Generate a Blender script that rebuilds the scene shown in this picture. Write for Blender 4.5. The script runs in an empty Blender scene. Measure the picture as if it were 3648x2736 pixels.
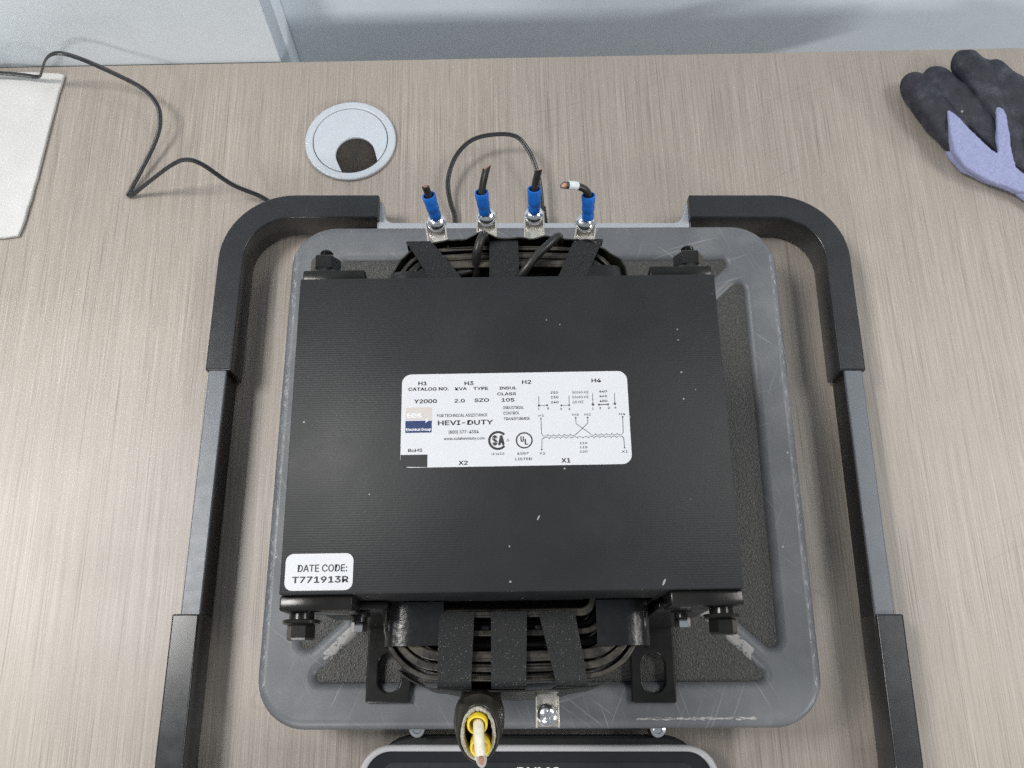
import bpy, bmesh, math, random
from mathutils import Vector, Matrix, noise
random.seed(7)
R = math.radians
S = 0.001                                    # everything below is written in millimetres
sc = bpy.context.scene
COL = sc.collection

# ------------------------------------------------------------------ camera
cd = bpy.data.cameras.new('camera'); cam = bpy.data.objects.new('camera', cd); COL.objects.link(cam)
cam.location = (0, 0, .567); cam.rotation_euler = (R(19.1), 0, 0)
cd.sensor_width = 36; cd.lens = 32.18; cd.clip_start = .01; cd.clip_end = 50
sc.camera = cam

# ------------------------------------------------------------------ light: room with rows of ceiling panels
w = bpy.data.worlds.new('World'); sc.world = w; w.use_nodes = True
bg = w.node_tree.nodes['Background']; bg.inputs[0].default_value = (.84, .92, 1, 1); bg.inputs[1].default_value = .29

def lamp(name, loc, size, power, target=None, color=(1, .985, .96)):
    d = bpy.data.lights.new(name, 'AREA'); d.shape = 'RECTANGLE'; d.size, d.size_y = size
    d.energy = power; d.color = color
    o = bpy.data.objects.new(name, d); COL.objects.link(o); o.location = loc
    if target: o.rotation_euler = (Vector(target) - Vector(loc)).to_track_quat('-Z', 'Y').to_euler()
    return o
lamp('ceiling_lamp', (-1.12, .36, 1.75), (.6, .5), 33)
lamp('ceiling_lamp', (1.35, .46, 1.75), (.6, 1.0), 20)
lamp('ceiling_lamp', (-1.1, -2.7, 1.75), (.6, 1.2), 76)
lamp('ceiling_lamp', (4.8, -2.4, 1.75), (.6, 1.2), 340)
vs = sc.view_settings; vs.view_transform = 'Standard'; vs.look = 'None'; vs.exposure = 0; vs.gamma = 1
sc.cycles.use_denoising = False
sc.cycles.max_bounces = 6

# ------------------------------------------------------------------ materials
class N:
    """small node-tree builder"""
    def __init__(s, name):
        s.m = bpy.data.materials.new(name); s.m.use_nodes = True; s.t = s.m.node_tree
        s.b = s.t.nodes['Principled BSDF']; s.co = None
    def n(s, typ, ins=None, **props):
        x = s.t.nodes.new(typ)
        for k, v in props.items(): setattr(x, k, v)
        for k, v in (ins or {}).items(): s.set(x.inputs[k], v)
        return x
    def set(s, sock, v):
        if isinstance(v, bpy.types.NodeSocket): s.t.links.new(v, sock)
        else: sock.default_value = v
    def coord(s):
        if not s.co: s.co = s.n('ShaderNodeTexCoord').outputs['Object']
        return s.co
    def map(s, scale, rot=(0, 0, 0), loc=(0, 0, 0)):
        v = s.coord()
        if any(rot): v = s.n('ShaderNodeMapping', {'Vector': v, 'Rotation': rot}).outputs[0]
        return s.n('ShaderNodeMapping', {'Vector': v, 'Scale': scale, 'Location': loc}).outputs[0]
    def noise(s, scale, detail=2, vec=None, rough=.5, dist=0):
        return s.n('ShaderNodeTexNoise', {'Vector': vec or s.coord(), 'Scale': scale, 'Detail': detail, 'Roughness': rough, 'Distortion': dist}).outputs['Fac']
    def voro(s, scale, vec=None, feature='F1', rnd=1):
        return s.n('ShaderNodeTexVoronoi', {'Vector': vec or s.coord(), 'Scale': scale, 'Randomness': rnd}, feature=feature)
    def ramp(s, fac, stops):
        x = s.n('ShaderNodeValToRGB', {'Fac': fac}); e = x.color_ramp.elements
        while len(e) < len(stops): e.new(.5)
        for el, (p, c) in zip(e, stops):
            el.position = p; el.color = (c if len(c) == 4 else (*c, 1)) if isinstance(c, tuple) else (c, c, c, 1)
        return x.outputs[0]
    def math(s, op, a, b=0., c=0., clamp=False):
        x = s.n('ShaderNodeMath', operation=op); x.use_clamp = clamp
        s.set(x.inputs[0], a); s.set(x.inputs[1], b); s.set(x.inputs[2], c)
        return x.outputs[0]
    def mix(s, fac, a, b):
        x = s.n('ShaderNodeMix', data_type='RGBA')
        s.set(x.inputs[0], fac)
        for i, v in ((6, a), (7, b)):
            s.set(x.inputs[i], (*v, 1) if isinstance(v, tuple) and len(v) == 3 else v)
        return x.outputs[2]
    def xyz(s): return s.n('ShaderNodeSeparateXYZ', {0: s.coord()}).outputs
    def bump(s, h, strength, dist=.0005):
        s.set(s.b.inputs['Normal'], s.n('ShaderNodeBump', {'Height': h, 'Strength': strength, 'Distance': dist}).outputs[0])
    def fin(s, color=None, rough=None, metal=None, spec=None, coat=None):
        for k, v in (('Base Color', color), ('Roughness', rough), ('Metallic', metal), ('Specular IOR Level', spec), ('Coat Weight', coat)):
            if v is not None: s.set(s.b.inputs[k], (*v, 1) if isinstance(v, tuple) and len(v) == 3 else v)
        return s.m

M = {}
def simple(key, color, rough=.5, metal=0., spec=.5, var=.12, vscale=60, bump=0., bscale=900, rvar=.1, coat=0.):
    q = N(key)
    f = q.noise(vscale, 4)
    lo = tuple(c*(1-var) for c in color); hi = tuple(min(1, c*(1+var)) for c in color)
    c = q.ramp(f, [(.3, lo), (.7, hi)])
    r = q.math('MULTIPLY_ADD', q.noise(vscale*2.3, 3), rvar*2, rough-rvar)
    if bump: q.bump(q.noise(bscale, 3), bump, .0004)
    M[key] = q.fin(c, r, metal, spec, coat)

simple('wall paint', (.77, .835, .89), .45, var=.02, bump=.03, bscale=700)
simple('wall trim', (.50, .56, .62), .4, var=.03)
simple('floor vinyl', (.25, .25, .25), .5)
simple('black gloss plastic', (.021, .0225, .025), .21, var=.15, rvar=.05)
simple('black satin plastic', (.012, .012, .013), .42, bump=.05)
simple('rail grey plastic', (.115, .13, .15), .33, var=.05, bump=.04, bscale=1500)
simple('tray grey plastic', (.42, .44, .48), .4, var=.04)
simple('zinc', (.86, .87, .88), .17, 1., var=.05, bump=.04, bscale=600, rvar=.06)
simple('tinned brass', (.70, .67, .60), .36, .85, var=.06)
simple('black steel', (.024, .023, .022), .22, .5, var=.3, bump=.08, bscale=500, rvar=.08)
simple('blue nylon', (.012, .135, .52), .38, var=.12, vscale=300, bump=.05, bscale=800)
simple('wire insulation', (.022, .021, .020), .38, var=.3, vscale=300)
simple('copper', (.40, .19, .125), .55, .3, var=.2, vscale=900)
simple('white marker', (.62, .66, .68), .5, var=.05, vscale=300)
simple('white wire', (.74, .70, .56), .5, var=.08, vscale=300)
simple('yellow sleeve', (.78, .58, .035), .5, var=.1, vscale=400)
simple('fibreglass', (.46, .44, .38), .8, var=.5, vscale=1500, bump=.6, bscale=1600)
simple('shrink rubber', (.020, .018, .014), .26, var=.5, vscale=120, bump=.06, bscale=150)
simple('varnish paper', (.015, .0145, .012), .32, var=.5, vscale=120, bump=.2, bscale=300)
simple('flap paper', (.008, .008, .0082), .24, spec=.5, var=.3, vscale=120, bump=.3, bscale=420)
simple('label white', (.60, .615, .64), .34, var=.012, vscale=40)
simple('label black', (.012, .012, .013), .45, var=.2)
simple('print black', (.02, .02, .022), .5, var=.2)
simple('print thin', (.06, .06, .065), .5, var=.2)
simple('logo grey', (.52, .48, .46), .45, var=.03)
simple('logo navy', (.014, .03, .11), .45, var=.06)
simple('logo white', (.78, .78, .80), .45, var=.03)
simple('grommet silver', (.53, .57, .62), .36, .0, var=.03, vscale=120)
simple('brush dark', (.050, .043, .036), .8, var=.2, vscale=700)
simple('glass black', (.012, .012, .014), .10, var=.1, coat=.5)
simple('panel black', (.022, .022, .025), .28, var=.1)
simple('bezel silver', (.40, .40, .41), .35, .0, var=.04)
simple('display print', (.62, .63, .58), .5, var=.05)
simple('glove knit', (.30, .325, .52), .9, var=.12, vscale=500, bump=.5, bscale=1400)
simple('cord pvc', (.030, .031, .034), .36, var=.15, vscale=200)

def desk_material():
    q = N('grey wood laminate')
    a = q.noise(1, 2, q.map((1450, 7, 1)), .6)          # fine hairline grain running front to back
    b = q.noise(1, 2, q.map((420, 4, 1), loc=(3, 1, 0)), .5)
    c = q.noise(1, 2, q.map((2600, 45, 1), loc=(7, 2, 0)), .6)
    d = q.noise(1, 3, q.map((45, 3, 1)), .5)
    e = q.noise(1, 2, q.map((1250, 9, 1), loc=(1, 9, 0), rot=(0, 0, .004)), .65)
    g = q.noise(1, 2, q.map((1000, 11, 1), loc=(4, 5, 0)), .6)
    t = q.noise(1, 1, q.map((2200, 420, 1), loc=(2, 5, 0)), .5)
    s = q.math('MULTIPLY_ADD', a, .55, q.math('MULTIPLY_ADD', b, .20, q.math('MULTIPLY_ADD', c, .38, q.math('MULTIPLY_ADD', t, .16, q.math('MULTIPLY', d, .10)))))
    col = q.ramp(q.math('SUBTRACT', s, .195), [(.30, (.262, .222, .187)), (.46, (.350, .306, .263)), (.56, (.402, .354, .308)), (.74, (.50, .452, .40))])
    col = q.mix(q.ramp(e, [(.59, 0.), (.69, .75)]), col, (.185, .155, .133))    # sparse darker pores
    col = q.mix(q.ramp(g, [(.62, 0.), (.74, .6)]), col, (.57, .52, .46))       # and paler ones
    sc = q.noise(1, 1, q.map((34, 3, 1), (0, 0, 1.15), (2.2, 4, 0)))            # a few long faint scratches
    sc = q.math('LESS_THAN', q.math('ABSOLUTE', q.math('SUBTRACT', sc, .5)), .0035)
    col = q.mix(q.math('MULTIPLY', q.math('MULTIPLY', sc, q.ramp(q.noise(7, 2), [(.56, 0.), (.62, 1.)])), .22), col, (.16, .14, .125))
    smu = q.noise(9, 4, rough=.6)
    r = q.math('MULTIPLY_ADD', c, .08, q.math('MULTIPLY_ADD', smu, .16, .27))
    q.bump(s, .14, .0004)
    M['desk'] = q.fin(col, r, spec=.45)
desk_material()

def core_material():
    q = N('black varnished laminations')
    x, y, z = q.xyz()
    lam = q.math('SINE', q.math('MULTIPLY', y, 2*math.pi/.00105))
    var = q.noise(30, 4)
    dust = q.ramp(q.noise(9, 5, rough=.65), [(.45, 0.), (.85, 1.)])
    col = q.mix(q.math('MULTIPLY', dust, .25), q.ramp(var, [(.3, (.0115, .0125, .0135)), (.7, (.0165, .0175, .019))]), (.040, .040, .042))
    v = q.voro(170); h = q.n('ShaderNodeSeparateColor', {0: v.outputs['Color']}).outputs[0]
    spk = q.math('MULTIPLY', q.math('LESS_THAN', v.outputs['Distance'], .075), q.math('GREATER_THAN', h, .83))
    v2 = q.voro(1, q.map((70, 28, 70), (0, 0, .5))); h2 = q.n('ShaderNodeSeparateColor', {0: v2.outputs['Color']}).outputs[1]
    scr = q.math('MULTIPLY', q.math('LESS_THAN', v2.outputs['Distance'], .05), q.math('GREATER_THAN', h2, .80))
    m = q.math('MAXIMUM', spk, scr)
    v3 = q.voro(420); h3 = q.n('ShaderNodeSeparateColor', {0: v3.outputs['Color']}).outputs[2]
    fine = q.math('MULTIPLY', q.math('LESS_THAN', v3.outputs['Distance'], .09), q.math('GREATER_THAN', h3, .93))
    v4 = q.voro(1, q.map((34, 120, 90), (0, 0, -1.1), (3, 1, 0))); h4 = q.n('ShaderNodeSeparateColor', {0: v4.outputs['Color']}).outputs[0]
    scr2 = q.math('MULTIPLY', q.math('LESS_THAN', v4.outputs['Distance'], .06), q.math('GREATER_THAN', h4, .80))
    m = q.math('MAXIMUM', q.math('MAXIMUM', m, q.math('MULTIPLY', fine, .8)), scr2)
    smear = q.math('MULTIPLY', q.ramp(q.noise(1, 4, q.map((30, 11, 30), (0, 0, .7)), .6), [(.52, 0.), (.78, 1.)]), .3)
    col = q.mix(smear, col, (.028, .0285, .029))
    col = q.mix(q.math('MULTIPLY', m, .7), col, (.40, .40, .40))
    q.bump(q.math('ADD', q.math('MULTIPLY', lam, .16), q.noise(700, 3)), .18, .0003)
    M['core'] = q.fin(col, q.math('MULTIPLY_ADD', dust, .14, q.math('MULTIPLY_ADD', var, .12, .40)), spec=.34)
core_material()

def platform_material():
    q = N('scratched grey platform plastic')
    x, y, z = q.xyz()
    base = q.ramp(q.noise(22, 5, rough=.6), [(.25, (.092, .099, .109)), (.5, (.124, .131, .141)), (.75, (.19, .195, .203))])
    # hairline scratches in several directions
    tot = None
    for k, (rot, sx, sy, t) in enumerate(((.4, 700, 16, .70), (1.3, 600, 14, .71), (2.2, 800, 20, .71), (-.5, 500, 9, .72), (2.8, 640, 12, .72))):
        f = q.noise(1, 2, q.map((sx, sy, 1), (0, 0, rot), (k*3.1, k*1.7, k)))
        g = q.ramp(f, [(t-.05, 0.), (t+.02, 1.)])
        g = q.math('MULTIPLY', g, q.ramp(q.noise(14+k*3, 2, q.map((1, 1, 1), loc=(k, k*2, 0))), [(.42, 0.), (.62, 1.)]))
        tot = g if tot is None else q.math('MAXIMUM', tot, g)
    col = q.mix(q.math('MULTIPLY', tot, .42), base, (.36, .37, .39))
    # paint worn off along the raised ribs near the two front corners and along the front edge
    ax = q.math('ABSOLUTE', x); d1 = q.math('SUBTRACT', q.math('MULTIPLY_ADD', ax, .94, 0.0), q.math('MULTIPLY', y, -1.))   # distance from the diagonal
    band = q.math('LESS_THAN', q.math('ABSOLUTE', q.math('ADD', d1, q.math('MULTIPLY_ADD', q.noise(60, 2), .006, .0018))), .0048)
    zone = q.math('MULTIPLY', q.math('GREATER_THAN', ax, .080), q.math('LESS_THAN', ax, q.math('MULTIPLY_ADD', q.noise(90, 3), .022, .105)))
    zone = q.math('MULTIPLY', zone, q.math('LESS_THAN', y, -.05))
    rag = q.math('GREATER_THAN', q.noise(150, 5, rough=.75), .46)
    wear = q.math('MULTIPLY', q.math('MULTIPLY', band, zone), rag)
    e = q.math('MULTIPLY', q.math('LESS_THAN', q.math('ABSOLUTE', q.math('ADD', y, .1452)), q.math('MULTIPLY_ADD', q.noise(1, 3, q.map((260, 20, 1))), .0028, -.0008)), q.math('LESS_THAN', q.math('ABSOLUTE', q.math('SUBTRACT', x, .083)), .032))
    e = q.math('MULTIPLY', e, q.math('GREATER_THAN', q.noise(1, 4, q.map((230, 900, 1)), .75), .475))
    wear = q.math('MAXIMUM', wear, e)
    col = q.mix(q.math('MULTIPLY', wear, .7), col, (.46, .44, .42))
    # rubbed chips and a painted highlight line along the left and right rims
    rim = q.math('LESS_THAN', q.math('ABSOLUTE', q.math('SUBTRACT', ax, .1490)), .0013)
    rim = q.math('MULTIPLY', rim, q.ramp(q.noise(1, 5, q.map((600, 170, 1)), .75), [(.53, 0.), (.60, 1.)]))
    col = q.mix(q.math('MULTIPLY', rim, .4), col, (.50, .51, .55))
    v = q.voro(130); h = q.n('ShaderNodeSeparateColor', {0: v.outputs['Color']}).outputs[0]
    spk = q.math('MULTIPLY', q.math('LESS_THAN', v.outputs['Distance'], .07), q.math('GREATER_THAN', h, .86))
    col = q.mix(q.math('MULTIPLY', spk, .7), col, (.6, .6, .58))
    q.bump(q.math('ADD', q.noise(900, 2), q.math('MULTIPLY', tot, 1.)), .10, .0003)
    M['platform'] = q.fin(col, q.math('MULTIPLY_ADD', q.noise(40, 3), .16, .36), spec=.5)
platform_material()

def well_material():
    q = N('pebbled dark grip surface')
    v = q.voro(1150)
    f = q.noise(700, 2)
    col = q.ramp(f, [(.35, (.028, .027, .0255)), (.65, (.060, .058, .054))])
    v2 = q.voro(640); h = q.n('ShaderNodeSeparateColor', {0: v2.outputs['Color']}).outputs[0]
    col = q.mix(q.math('MULTIPLY', q.math('LESS_THAN', v2.outputs['Distance'], .16), q.math('MULTIPLY', q.math('GREATER_THAN', h, .6), .6)), col, (.24, .24, .235))
    q.bump(v.outputs['Distance'], .6, .0004)
    M['well'] = q.fin(col, .5)
well_material()

def winding_material():
    q = N('dusty varnished winding')
    f = q.noise(75, 5, rough=.65)
    nz_ = q.n('ShaderNodeSeparateXYZ', {0: q.n('ShaderNodeNewGeometry').outputs['Normal']}).outputs[2]
    dust = q.math('MULTIPLY', q.ramp(f, [(.36, .15), (.62, 1.)]), q.ramp(nz_, [(.55, 0.), (.93, 1.)]))   # dust has settled on what faces up
    col = q.mix(dust, (.009, .0088, .0085), (.060, .051, .038))
    q.bump(q.noise(300, 4), .35, .0006)
    M['winding'] = q.fin(col, q.math('MULTIPLY_ADD', dust, .40, .20))
winding_material()

def tape_material(key, glint):
    q = N(key)
    x, y, z = q.xyz()
    u = q.n('ShaderNodeUVMap').outputs[0]; sx = q.n('ShaderNodeSeparateXYZ', {0: u}).outputs
    wv = q.math('MULTIPLY', q.math('SINE', q.math('MULTIPLY', sx[0], 2*math.pi/.00075)), q.math('SINE', q.math('MULTIPLY', sx[1], 2*math.pi/.0011)))
    vm = q.n('ShaderNodeMapping', {'Vector': u, 'Scale': (1/.00075, 1/.0011, 1)}).outputs[0]
    v = q.voro(1, vm, rnd=.25); h = q.n('ShaderNodeSeparateColor', {0: v.outputs['Color']}).outputs[0]
    g = q.math('MULTIPLY', q.math('LESS_THAN', v.outputs['Distance'], .22), q.math('GREATER_THAN', h, 1-glint))
    col = q.mix(q.math('MULTIPLY', g, .6), (.0115, .012, .013), (.22, .22, .235))  # pale dots put the weave's glints into the base colour
    q.bump(wv, .5, .0003)
    M[key] = q.fin(col, .5, spec=.34)
tape_material('woven tape', .13)
tape_material('plain tape', .015)

def glove_material():
    q = N('dark nitrile coating')
    f = q.noise(75, 6, rough=.75)
    col = q.ramp(f, [(.28, (.010, .0115, .017)), (.52, (.026, .028, .040)), (.72, (.075, .078, .095))])
    v = q.voro(110); h = q.n('ShaderNodeSeparateColor', {0: v.outputs['Color']}).outputs[0]
    spk = q.math('MULTIPLY', q.math('LESS_THAN', v.outputs['Distance'], .12), q.math('GREATER_THAN', h, .85))
    col = q.mix(q.math('MULTIPLY', spk, .6), col, (.45, .45, .44))
    q.bump(q.noise(700, 4), .5, .0006)
    M['nitrile'] = q.fin(col, .62)
glove_material()

def paper_material():
    q = N('white paper towel')
    v = q.voro(420)
    q.bump(q.math('ADD', v.outputs['Distance'], q.noise(60, 4)), .35, .0006)
    spk = q.voro(45); h = q.n('ShaderNodeSeparateColor', {0: spk.outputs['Color']}).outputs[0]
    k = q.math('MULTIPLY', q.math('LESS_THAN', spk.outputs['Distance'], .05), q.math('GREATER_THAN', h, .8))
    M['paper'] = q.fin(q.mix(k, q.ramp(q.noise(30, 3), [(.3, (.62, .615, .595)), (.7, (.69, .685, .67))]), (.2, .18, .16)), .9, spec=.2)
paper_material()

# ------------------------------------------------------------------ helpers
def tag(o, label=None, cat=None, group=None, kind=None):
    if label: o['label'] = label
    if cat: o['category'] = cat
    if group: o['group'] = group
    if kind: o['kind'] = kind
    return o
def empty(name, loc_mm, rz=0, parent=None, **k):
    o = bpy.data.objects.new(name, None); COL.objects.link(o)
    o.empty_display_size = .02
    if parent:
        o.parent = parent; o.matrix_basis = wm(parent).inverted() @ (Matrix.Translation(Vector(loc_mm)*S) @ Matrix.Rotation(rz, 4, 'Z'))
    else:
        o.location = Vector(loc_mm)*S; o.rotation_euler = (0, 0, rz)
    return tag(o, **k)
def wm(o):
    m = o.matrix_basis.copy(); p = o.parent
    while p: m = p.matrix_basis @ m; p = p.parent
    return m
def link(name, me, mat, parent=None, local=False, angle=38):
    """me is in metres; world coordinates unless local (then in the parent's own frame)"""
    o = bpy.data.objects.new(name, me); COL.objects.link(o)
    me.materials.clear(); me.materials.append(M[mat])
    if parent:
        o.parent = parent
        if not local: me.transform(wm(parent).inverted())
    for p in me.polygons: p.use_smooth = True
    me.set_sharp_from_angle(angle=R(angle))
    return o
def origin(o, p_world_mm=None):
    """move a top-level mesh's origin without moving its geometry"""
    v = Vector(p_world_mm)*S
    o.data.transform(Matrix.Translation(-v)); o.location = v
    return o
def from_bm(name, bm, mat, parent=None, local=False, angle=38):
    bmesh.ops.recalc_face_normals(bm, faces=bm.faces)
    me = bpy.data.meshes.new(name); bm.to_mesh(me); bm.free()
    me.transform(Matrix.Scale(S, 4))
    return link(name, me, mat, parent, local, angle)
def add_box(bm, c, h, bevel=0, seg=2, rot=None):
    r = bmesh.ops.create_cube(bm, size=2)
    vs_ = r['verts']
    bmesh.ops.scale(bm, vec=h, verts=vs_)
    if bevel:
        es = list({e for v in vs_ for e in v.link_edges})
        r = bmesh.ops.bevel(bm, geom=es, offset=bevel, segments=seg, affect='EDGES', profile=.5)
        vs_ = list({v for f in r['faces'] for v in f.verts} | {v for v in vs_ if v.is_valid})
    m = Matrix.Translation(Vector(c)) @ (rot.to_4x4() if rot else Matrix.Identity(4))
    bmesh.ops.transform(bm, matrix=m, verts=vs_)
def box(name, c, h, mat, parent=None, bevel=0, local=False, rot=None, seg=2):
    bm = bmesh.new(); add_box(bm, c, h, bevel, seg, rot)
    return from_bm(name, bm, mat, parent, local)
def fillet(pts, rad, n=7):
    """closed polygon with rounded corners"""
    out = []; L = len(pts)
    for i in range(L):
        p = Vector(pts[i][:2]); a = Vector(pts[i-1][:2]); b = Vector(pts[(i+1) % L][:2])
        r = rad[i] if isinstance(rad, (list, tuple)) else rad
        if r <= 0: out.append(p); continue
        d1 = (a-p).normalized(); d2 = (b-p).normalized(); ang = d1.angle(d2)
        if abs(math.pi-ang) < .02: out.append(p); continue
        t = min(r/math.tan(ang/2), (a-p).length*.499, (b-p).length*.499); r = t*math.tan(ang/2)
        c = p + (d1+d2).normalized()*(r/math.sin(ang/2))
        s = p+d1*t-c; e = p+d2*t-c; tot = s.angle(e); sg = 1 if s.x*e.y-s.y*e.x > 0 else -1
        for k in range(n+1):
            th = sg*tot*k/n
            out.append(c+Vector((s.x*math.cos(th)-s.y*math.sin(th), s.x*math.sin(th)+s.y*math.cos(th))))
    return out
def rrect(cx, cy, hx, hy, r, n=8):
    return fillet([(cx-hx, cy-hy), (cx+hx, cy-hy), (cx+hx, cy+hy), (cx-hx, cy+hy)], r, n)
def circle(cx, cy, r, n=40, ry=None):
    return [Vector((cx+r*math.cos(2*math.pi*k/n), cy+(ry or r)*math.sin(2*math.pi*k/n))) for k in range(n)]
def plate_me(name, outlines, z0, z1, bevel, res=2):
    cu = bpy.data.curves.new(name, 'CURVE'); cu.dimensions = '2D'; cu.fill_mode = 'BOTH'
    for ol in outlines:
        sp = cu.splines.new('POLY'); sp.points.add(len(ol)-1); sp.use_cyclic_u = True
        for pt, p in zip(sp.points, ol): pt.co = (p[0], p[1], 0, 1)
    cu.extrude = (z1-z0)/2-bevel; cu.bevel_depth = bevel; cu.bevel_resolution = res; cu.offset = -bevel
    o = bpy.data.objects.new(name, cu); me = bpy.data.meshes.new_from_object(o)
    bpy.data.objects.remove(o); bpy.data.curves.remove(cu); me.name = name
    me.transform(Matrix.Scale(S, 4) @ Matrix.Translation((0, 0, (z0+z1)/2)))
    return me
def plate(name, outlines, z0, z1, bevel, mat, parent=None, local=False, res=2, xf=None, angle=38):
    me = plate_me(name, outlines, z0, z1, bevel, res)
    if xf: me.transform(Matrix.Scale(S, 4) @ xf @ Matrix.Scale(1/S, 4))
    return link(name, me, mat, parent, local, angle)
def smooth_path(pts, n=8):
    P = [Vector(p) for p in pts]; P = [2*P[0]-P[1]]+P+[2*P[-1]-P[-2]]; out = []
    for i in range(1, len(P)-2):
        a, b, c, d = P[i-1:i+3]
        for k in range(n):
            t = k/n
            out.append(.5*((2*b)+(c-a)*t+(2*a-5*b+4*c-d)*t*t+(3*b-a-3*c+d)*t**3))
    out.append(P[-2]); return out
def add_tube(bm, path, rad, seg=12, cap=True, flat=1., up=None, ends=None):
    """rad: number or list of radii per point; flat: second axis factor"""
    path = [Vector(p) for p in path]; n = len(path)
    t0 = (path[1]-path[0]).normalized()
    u = (Vector(up) if up else (Vector((0, 0, 1)) if abs(t0.z) < .9 else Vector((1, 0, 0))))
    u = (u-t0*u.dot(t0)).normalized(); rings = []
    for i, p in enumerate(path):
        t = (path[min(i+1, n-1)]-path[max(i-1, 0)]).normalized()
        u = (u-t*u.dot(t)).normalized(); v = t.cross(u)
        r = rad[i] if isinstance(rad, (list, tuple)) else rad
        tilt = Vector((0, 0, 0))
        ring = []
        for k in range(seg):
            a = 2*math.pi*k/seg; off = u*math.cos(a)*r*flat+v*math.sin(a)*r
            if ends and i == n-1: off = off + t*off.dot(Vector(ends))*1.0
            ring.append(bm.verts.new(p+off))
        rings.append(ring)
    for a, b in zip(rings, rings[1:]):
        for k in range(seg): bm.faces.new((a[k], a[(k+1) % seg], b[(k+1) % seg], b[k]))
    if cap:
        bm.faces.new(rings[0][::-1]); bm.faces.new(rings[-1])
    return rings
def tube(name, path, rad, mat, parent=None, local=False, **k):
    bm = bmesh.new(); add_tube(bm, path, rad, **k)
    return from_bm(name, bm, mat, parent, local)
def frame(axis, up=(0, 0, 1)):
    z = Vector(axis).normalized(); x = Vector(up).cross(z)
    if x.length < 1e-4: x = Vector((1, 0, 0)).cross(z)
    x.normalize(); y = z.cross(x)
    return Matrix((x, y, z)).transposed()
def add_lathe(bm, prof, at, axis, seg=24, sq=1.):
    """prof: (radius, height) pairs along axis"""
    m = frame(axis); at = Vector(at); rings = []
    for r, h in prof:
        if r < 1e-6: rings.append([bm.verts.new(at+m @ Vector((0, 0, h)))])
        else: rings.append([bm.verts.new(at+m @ Vector((r*math.cos(2*math.pi*k/seg), sq*r*math.sin(2*math.pi*k/seg), h))) for k in range(seg)])
    for a, b in zip(rings, rings[1:]):
        for k in range(seg):
            k2 = (k+1) % seg
            if len(a) == 1 and len(b) == 1: continue
            if len(a) == 1: bm.faces.new((a[0], b[k], b[k2]))
            elif len(b) == 1: bm.faces.new((a[k], a[k2], b[0]))
            else: bm.faces.new((a[k], a[k2], b[k2], b[k]))
def lathe(name, prof, at, axis, mat, parent=None, local=False, seg=24, sq=1.):
    bm = bmesh.new(); add_lathe(bm, prof, at, axis, seg, sq)
    return from_bm(name, bm, mat, parent, local)
try:
    import os
    SANS = bpy.data.fonts.load(os.path.join(bpy.utils.system_resource('DATAFILES'), 'fonts', 'Inter.woff2'))   # ships with Blender
except Exception:
    SANS = None
def text_me(s, x, y, w_, h, bold=0.):
    """flat lettering fitted to a width and a height, lower left corner at x, y (mm)"""
    cu = bpy.data.curves.new('print', 'FONT'); cu.body = s; cu.size = 1; cu.resolution_u = 3
    if SANS: cu.font = SANS
    pass
    o = bpy.data.objects.new('print', cu); me = bpy.data.meshes.new_from_object(o)
    bpy.data.objects.remove(o); bpy.data.curves.remove(cu)
    xs = [v.co.x for v in me.vertices]; ys = [v.co.y for v in me.vertices]
    k = Vector((w_/(max(xs)-min(xs)), h/(max(ys)-min(ys))))
    x0, y0 = min(xs), min(ys)
    if bold <= 0:
        for v in me.vertices: v.co = ((v.co.x-x0)*k.x+x, (v.co.y-y0)*k.y+y, 0)
        return me
    # heavier strokes: the same outline printed again a hair to each side, each a few microns above the last
    e = bold*.065*h; out = bmesh.new()
    kx, ky = (w_-2*e)/(max(xs)-x0), (h-1.2*e)/(max(ys)-y0)
    for n_, (sx, sy) in enumerate(((0, .6), (2, .6), (1, 0), (1, 1.2), (1, .6))):
        t = me.copy()
        for v in t.vertices: v.co = ((v.co.x-x0)*kx+x+sx*e, (v.co.y-y0)*ky+y+sy*e, n_*.004)
        out.from_mesh(t); bpy.data.meshes.remove(t)
    out.to_mesh(me); out.free()
    return me
def stroke(bm, pts, wd, z=0.):
    """flat line of a given width"""
    P = [Vector((p[0], p[1], z)) for p in pts]
    pr = None
    for i, p in enumerate(P):
        d = (P[min(i+1, len(P)-1)]-P[max(i-1, 0)]).normalized(); nrm = Vector((-d.y, d.x, 0))*wd/2
        cur = (bm.verts.new(p+nrm), bm.verts.new(p-nrm))
        if pr: bm.faces.new((pr[1], cur[1], cur[0], pr[0]))
        pr = cur
def disc(bm, x, y, r, z=0., n=14):
    bm.faces.new([bm.verts.new((x+r*math.cos(2*math.pi*k/n), y+r*math.sin(2*math.pi*k/n), z)) for k in range(n)])
def arc(cx, cy, r, a0, a1, n=24, ry=None):
    return [(cx+r*math.cos(R(a0+(a1-a0)*k/n)), cy+(ry or r)*math.sin(R(a0+(a1-a0)*k/n))) for k in range(n+1)]

# ------------------------------------------------------------------ setting: desk, partition behind it, floor far below
YAW = R(1.35)
DK = Matrix.Translation((0, 455, 0)) @ Matrix.Rotation(YAW, 4, 'Z')
fl = box('floor', (0, 200, -745), (2500, 2500, 5), 'floor vinyl'); tag(fl, kind='structure')
bm = bmesh.new(); add_box(bm, (-248, -400, -15), (652, 400, 15), .8, 1)
desk = from_bm('desk', bm, 'desk', local=True); desk.matrix_basis = Matrix.Translation((0, .455, 0)) @ Matrix.Rotation(YAW, 4, 'Z')
tag(desk, 'grey-brown wood-grain laminate desk top that carries the scale', 'desk')

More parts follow.
